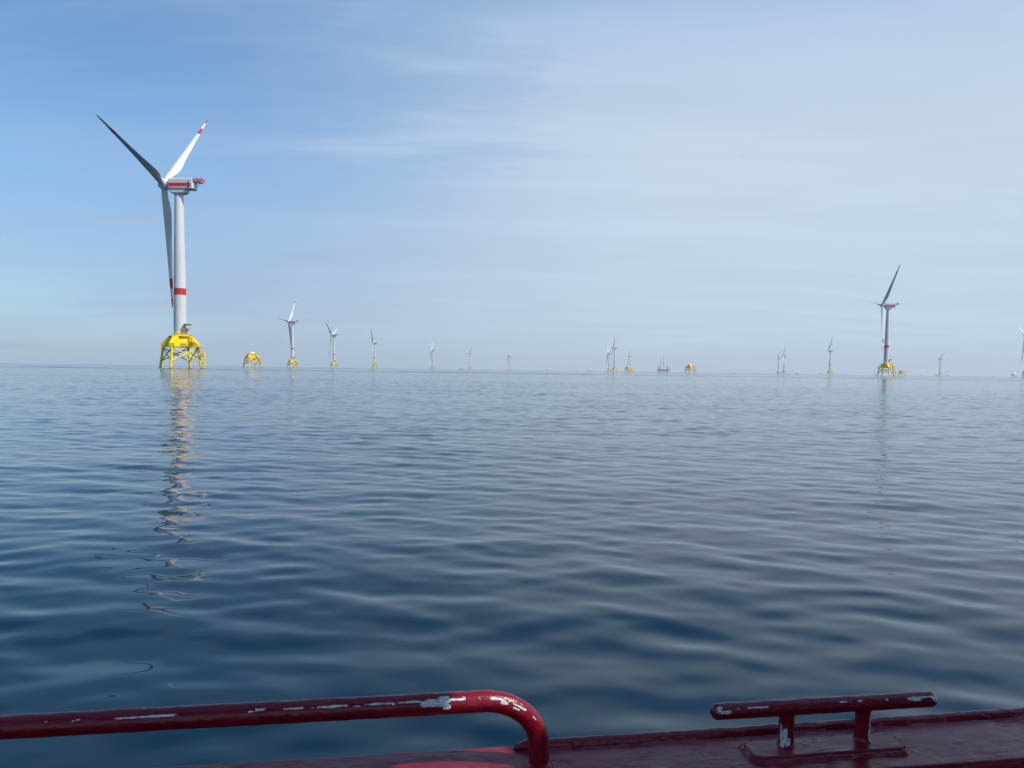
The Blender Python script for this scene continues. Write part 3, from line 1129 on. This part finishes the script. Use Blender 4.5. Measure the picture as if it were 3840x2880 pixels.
# fillet of weld between lip and plate, in places open to a dark groove
gx = lambda px: float(np.interp(px, [1940, 2500, 2800, 3200, 3840], [-.038, .375, .61, .935, 1.485]))
fil = 0.0032 * np.exp(-((GV - 0.080) / 0.008) ** 2) * (1 + 0.5 * fbm(GU * 45, GV * 30, 14, 3))
gap = np.zeros_like(GU)
for a_, c_ in ((2128, 2300), (2588, 2912), (3063, 3203), (3263, 3366), (3493, 3742), (3790, 3838)):
    j = 0.008 * fbm(GU * 50, GV * 5, 17, 2)
    gap = np.maximum(gap, sstep(gx(a_) - .004, gx(a_) + .006, GU + j) * (1 - sstep(gx(c_) - .006, gx(c_) + .004, GU + j)))
gap = np.maximum(gap, sstep(-3.6, -3.5, GU) * 0)
Zg += lipm * fil * (1 - .5 * gap)
vg = 0.0835 + 0.0012 * fbm(GU * 40, GU * 0 + 2, 19, 3)
Zg -= lipm * gap * 0.009 * np.exp(-((GV - vg) / (0.0025 + 0.0007 * fbm(GU * 30, GU * 0, 23, 2))) ** 4)
# rounded edges
Zg -= 0.010 * sstep(-0.118, -0.131, GV) ** 2
Zg -= (1 - lipm) * 0.006 * sstep(0.104, 0.114, GV) ** 2
ev = 0.006 * (GU - 0.2) ** 2 * np.clip((GV + .02) / .13, 0, 1) * (np.abs(GU) < 3)
P = np.stack([GU, GV + ev, Zg], -1)
# close the rims downward
low_in = P[:, :1, :].copy(); low_in[..., 2] = GZ - .05
low_in2 = low_in.copy(); low_in2[..., 1] += .012; low_in2[..., 2] = GZ - .055
low_out = P[:, -1:, :].copy(); low_out[..., 2] = GZ - .03; low_out[..., 1] += .002
P = np.concatenate([low_in2, low_in, P, low_out], 1)
grid_mesh('gunwale', P[:, ::-1], REDGUN, boat)
# little end piece where the lip begins beside the rail foot
b = MB()
for k in range(3):
    c = (-0.036 + .012 * k, .094, GZ + .004 + .002 * k)
    r = .010 + .003 * k
    rings = [[(c[0] + r * math.sin(R(p)) * math.cos(a) * 1.3, c[1] + r * math.sin(R(p)) * math.sin(a), c[2] + r * .9 * math.cos(R(p))) for a in np.linspace(0, 2 * math.pi, 16, endpoint=False)] for p in (2, 40, 75, 100, 130)]
    b.loft(rings[::-1], 0, True)
b.build('lip_weld', REDBOAT, boat)

# hull side, bulwark, deck
b = MB()
hs = []
for u in np.linspace(-3.6, 4.2, 14):
    e = 0.006 * (max(-3, min(3, u)) - .2) ** 2
    hs.append([(u, .112 + e, GZ - .028), (u, .05 + e, .25), (u, -.25 + e, -.45), (u, -.40, -.45), (u, -.13, .12), (u, -.118, GZ - .052)])
b.loft(hs, 0, False)
b.build('hull', REDBOAT, boat)
b = MB()
b.box((.3, -2.1, .10), (7.8, 3.9, .05))
b.build('deck', paint('deck_red_paint', (0.05, 0.010, 0.012), 0.6, 0.15, 6.0), boat)
b = MB()
b.box((.3, -4.06, .30), (7.8, .08, .68)); b.box((-3.62, -2.0, .30), (.08, 4.0, .68)); b.box((4.22, -2.0, .30), (.08, 4.0, .68))
b.build('bulwark', REDBOAT, boat)

# mooring bollard: bar on two posts over a welded plate (sits on the gunwale, part of the boat)
cl = empty('mooring_bollard', (0, 0, 0))
cl.parent = boat
PU0, PU1, PV0, PV1, PT = .548, .966, -.055, .026, .0125
xs = np.arange(PU0 - .03, PU1 + .03, .0016)
ys = np.arange(PV0 - .026, PV1 + .022, .0016)
XU, YV = np.meshgrid(xs, ys, indexing='ij')
cr = .022
qx = np.maximum(np.abs(XU - (PU0 + PU1) / 2) - ((PU1 - PU0) / 2 - cr), 0)
qy = np.maximum(np.abs(YV - (PV0 + PV1) / 2) - ((PV1 - PV0) / 2 - cr), 0)
dd = np.hypot(qx, qy) - cr
bead = .0030 * np.exp(-((dd - .0095) / .0050) ** 2) * (1 + .8 * fbm(XU * 60, YV * 60, 31, 3))
Zp = np.where(dd < 0, PT + .0004 * fbm(XU * 25, YV * 25, 33, 3), 0)
Zp = PT * (1 - .35 * sstep(-.001, .0022, dd) - .65 * sstep(.002, .018, dd)) + .0004 * fbm(XU * 25, YV * 25, 33, 3) + bead
Zp = Zp - .004 * sstep(.016, .020, dd) - .0045 * np.exp(-((dd - .0030) / .0014) ** 2)
grid_mesh('base_plate', np.stack([XU, YV, GZ + Zp + .0005], -1), REDGUN, cl)
ZB, BRD = .7315, .0206
uu = np.concatenate([.447 + .0165 * (1 - np.cos(np.linspace(0, math.pi / 2, 16))), np.arange(.4655, 1.067, .0018), 1.0685 + .0165 * np.sin(np.linspace(0, math.pi / 2, 16))])
dl = np.clip((.4635 - uu) / .0165, 0, 1); dr_ = np.clip((uu - 1.0685) / .0165, 0, 1)
rad = BRD * np.sqrt(np.maximum(.0001, 1 - np.maximum(dl, dr_) ** 2 * .97))
bx_ = lambda px: float(np.interp(px, [2690, 2944, 3233, 3480], [.452, .654, .874, 1.078]))
bar_blobs = [(bx_(2692), bx_(2712), 6, 48), (bx_(2706), bx_(2742), 8, 28), (bx_(2754), bx_(2776), 30, 36), (bx_(2800), bx_(2870), 30, 44),
             (bx_(3128), bx_(3158), 34, 46), (bx_(3160), bx_(3176), 32, 37), (bx_(3196), bx_(3214), 36, 48), (bx_(3299), bx_(3303), 32, 48),
             (bx_(3374), bx_(3412), 22, 50), (bx_(3412), bx_(3478), 36, 46), (bx_(3460), 1.09, 10, 40), (1.072, 1.09, -40, 60)]
path_tube('bar', [(u, 0.0, ZB) for u in uu], [(0, 0, 1)] * len(uu), BRD, bar_blobs, 51, cl, 72, radf=rad, ss=uu)
for pu, blobs, sd in ((.656, [(.006, .058, -78, -22), (.006, .026, -26, 4)], 61), (.873, [(.004, .036, 2, 44), (.028, .080, 22, 62)], 71)):
    zs = np.linspace(GZ + .008, ZB - .006, 70)
    f = (zs - zs[0]) / (zs[-1] - zs[0])
    rp = .0198 + .010 * np.clip((.16 - f) / .16, 0, 1) ** 2 + .006 * np.clip((f - .82) / .18, 0, 1) ** 1.5
    side_up = [(1, 0, 0)] * len(zs)
    path_tube('post', [(pu, 0, z) for z in zs], side_up, .02, blobs, sd, cl, 64, radf=rp, ss=zs - GZ - .012)

# unseen superstructure added to shade the gunwale, gap shaped for its sunlit patch
WH = paint('shade_roof_grey_paint', (0.30, 0.30, 0.31), 0.5, 0.06, 1.0)
b = MB()
b.box((2.75, -1.9, 1.28), (2.7, 1.9, 2.3))
wh = b.build('unseen_wheelhouse', WH, boat)
b = MB()
b.box((2.71, -1.68, 2.575), (2.8, 1.92, .05)); b.box((2.71, -1.68, 2.53), (2.7, 1.8, .04))
b.build('unseen_shade_roof', WH, wh)
for u in (2.1, 3.3):
    b = MB()
    b.box((u, -.945, 1.75), (.8, .02, .6), 0); b.box((u, -.94, 1.75), (.7, .03, .5), 1)
    b.build('window', [GREY, DARK], wh)
b = MB()
b.box((-.75, -1.68, 2.575), (3.48, 1.92, .05))
cp = b.build('unseen_shade_canopy', WH, boat)
for u, v in ((-2.4, -2.55), (.9, -2.55)):
    b = MB()
    b.tube((u, v, .12), (u, v, 2.55), .025, n=10)
    b.build('post', GREY, cp)

b = MB()
b.box((1.16, -2.4, 2.615), (1.0, .06, .028))
b.build('tie_bar', GREY, cp)

# ------------------------------------------------------------------ haze over the sea
hb = MB()
hb.box((0, 0, 90), (25000, 25000, 210))
m = bpy.data.materials.new('haze_air')
m.use_nodes = True
t = m.node_tree
t.nodes.clear()
pv = N(t, 'ShaderNodeVolumePrincipled')
pv.inputs['Color'].default_value = (0.86, 0.94, 1.0, 1)
pv.inputs['Density'].default_value = 8.0e-5
pv.inputs['Anisotropy'].default_value = 0.1
mo = N(t, 'ShaderNodeOutputMaterial')
t.links.new(pv.outputs[0], mo.inputs['Volume'])
hz = hb.build('haze', m)
hz['kind'] = 'stuff'
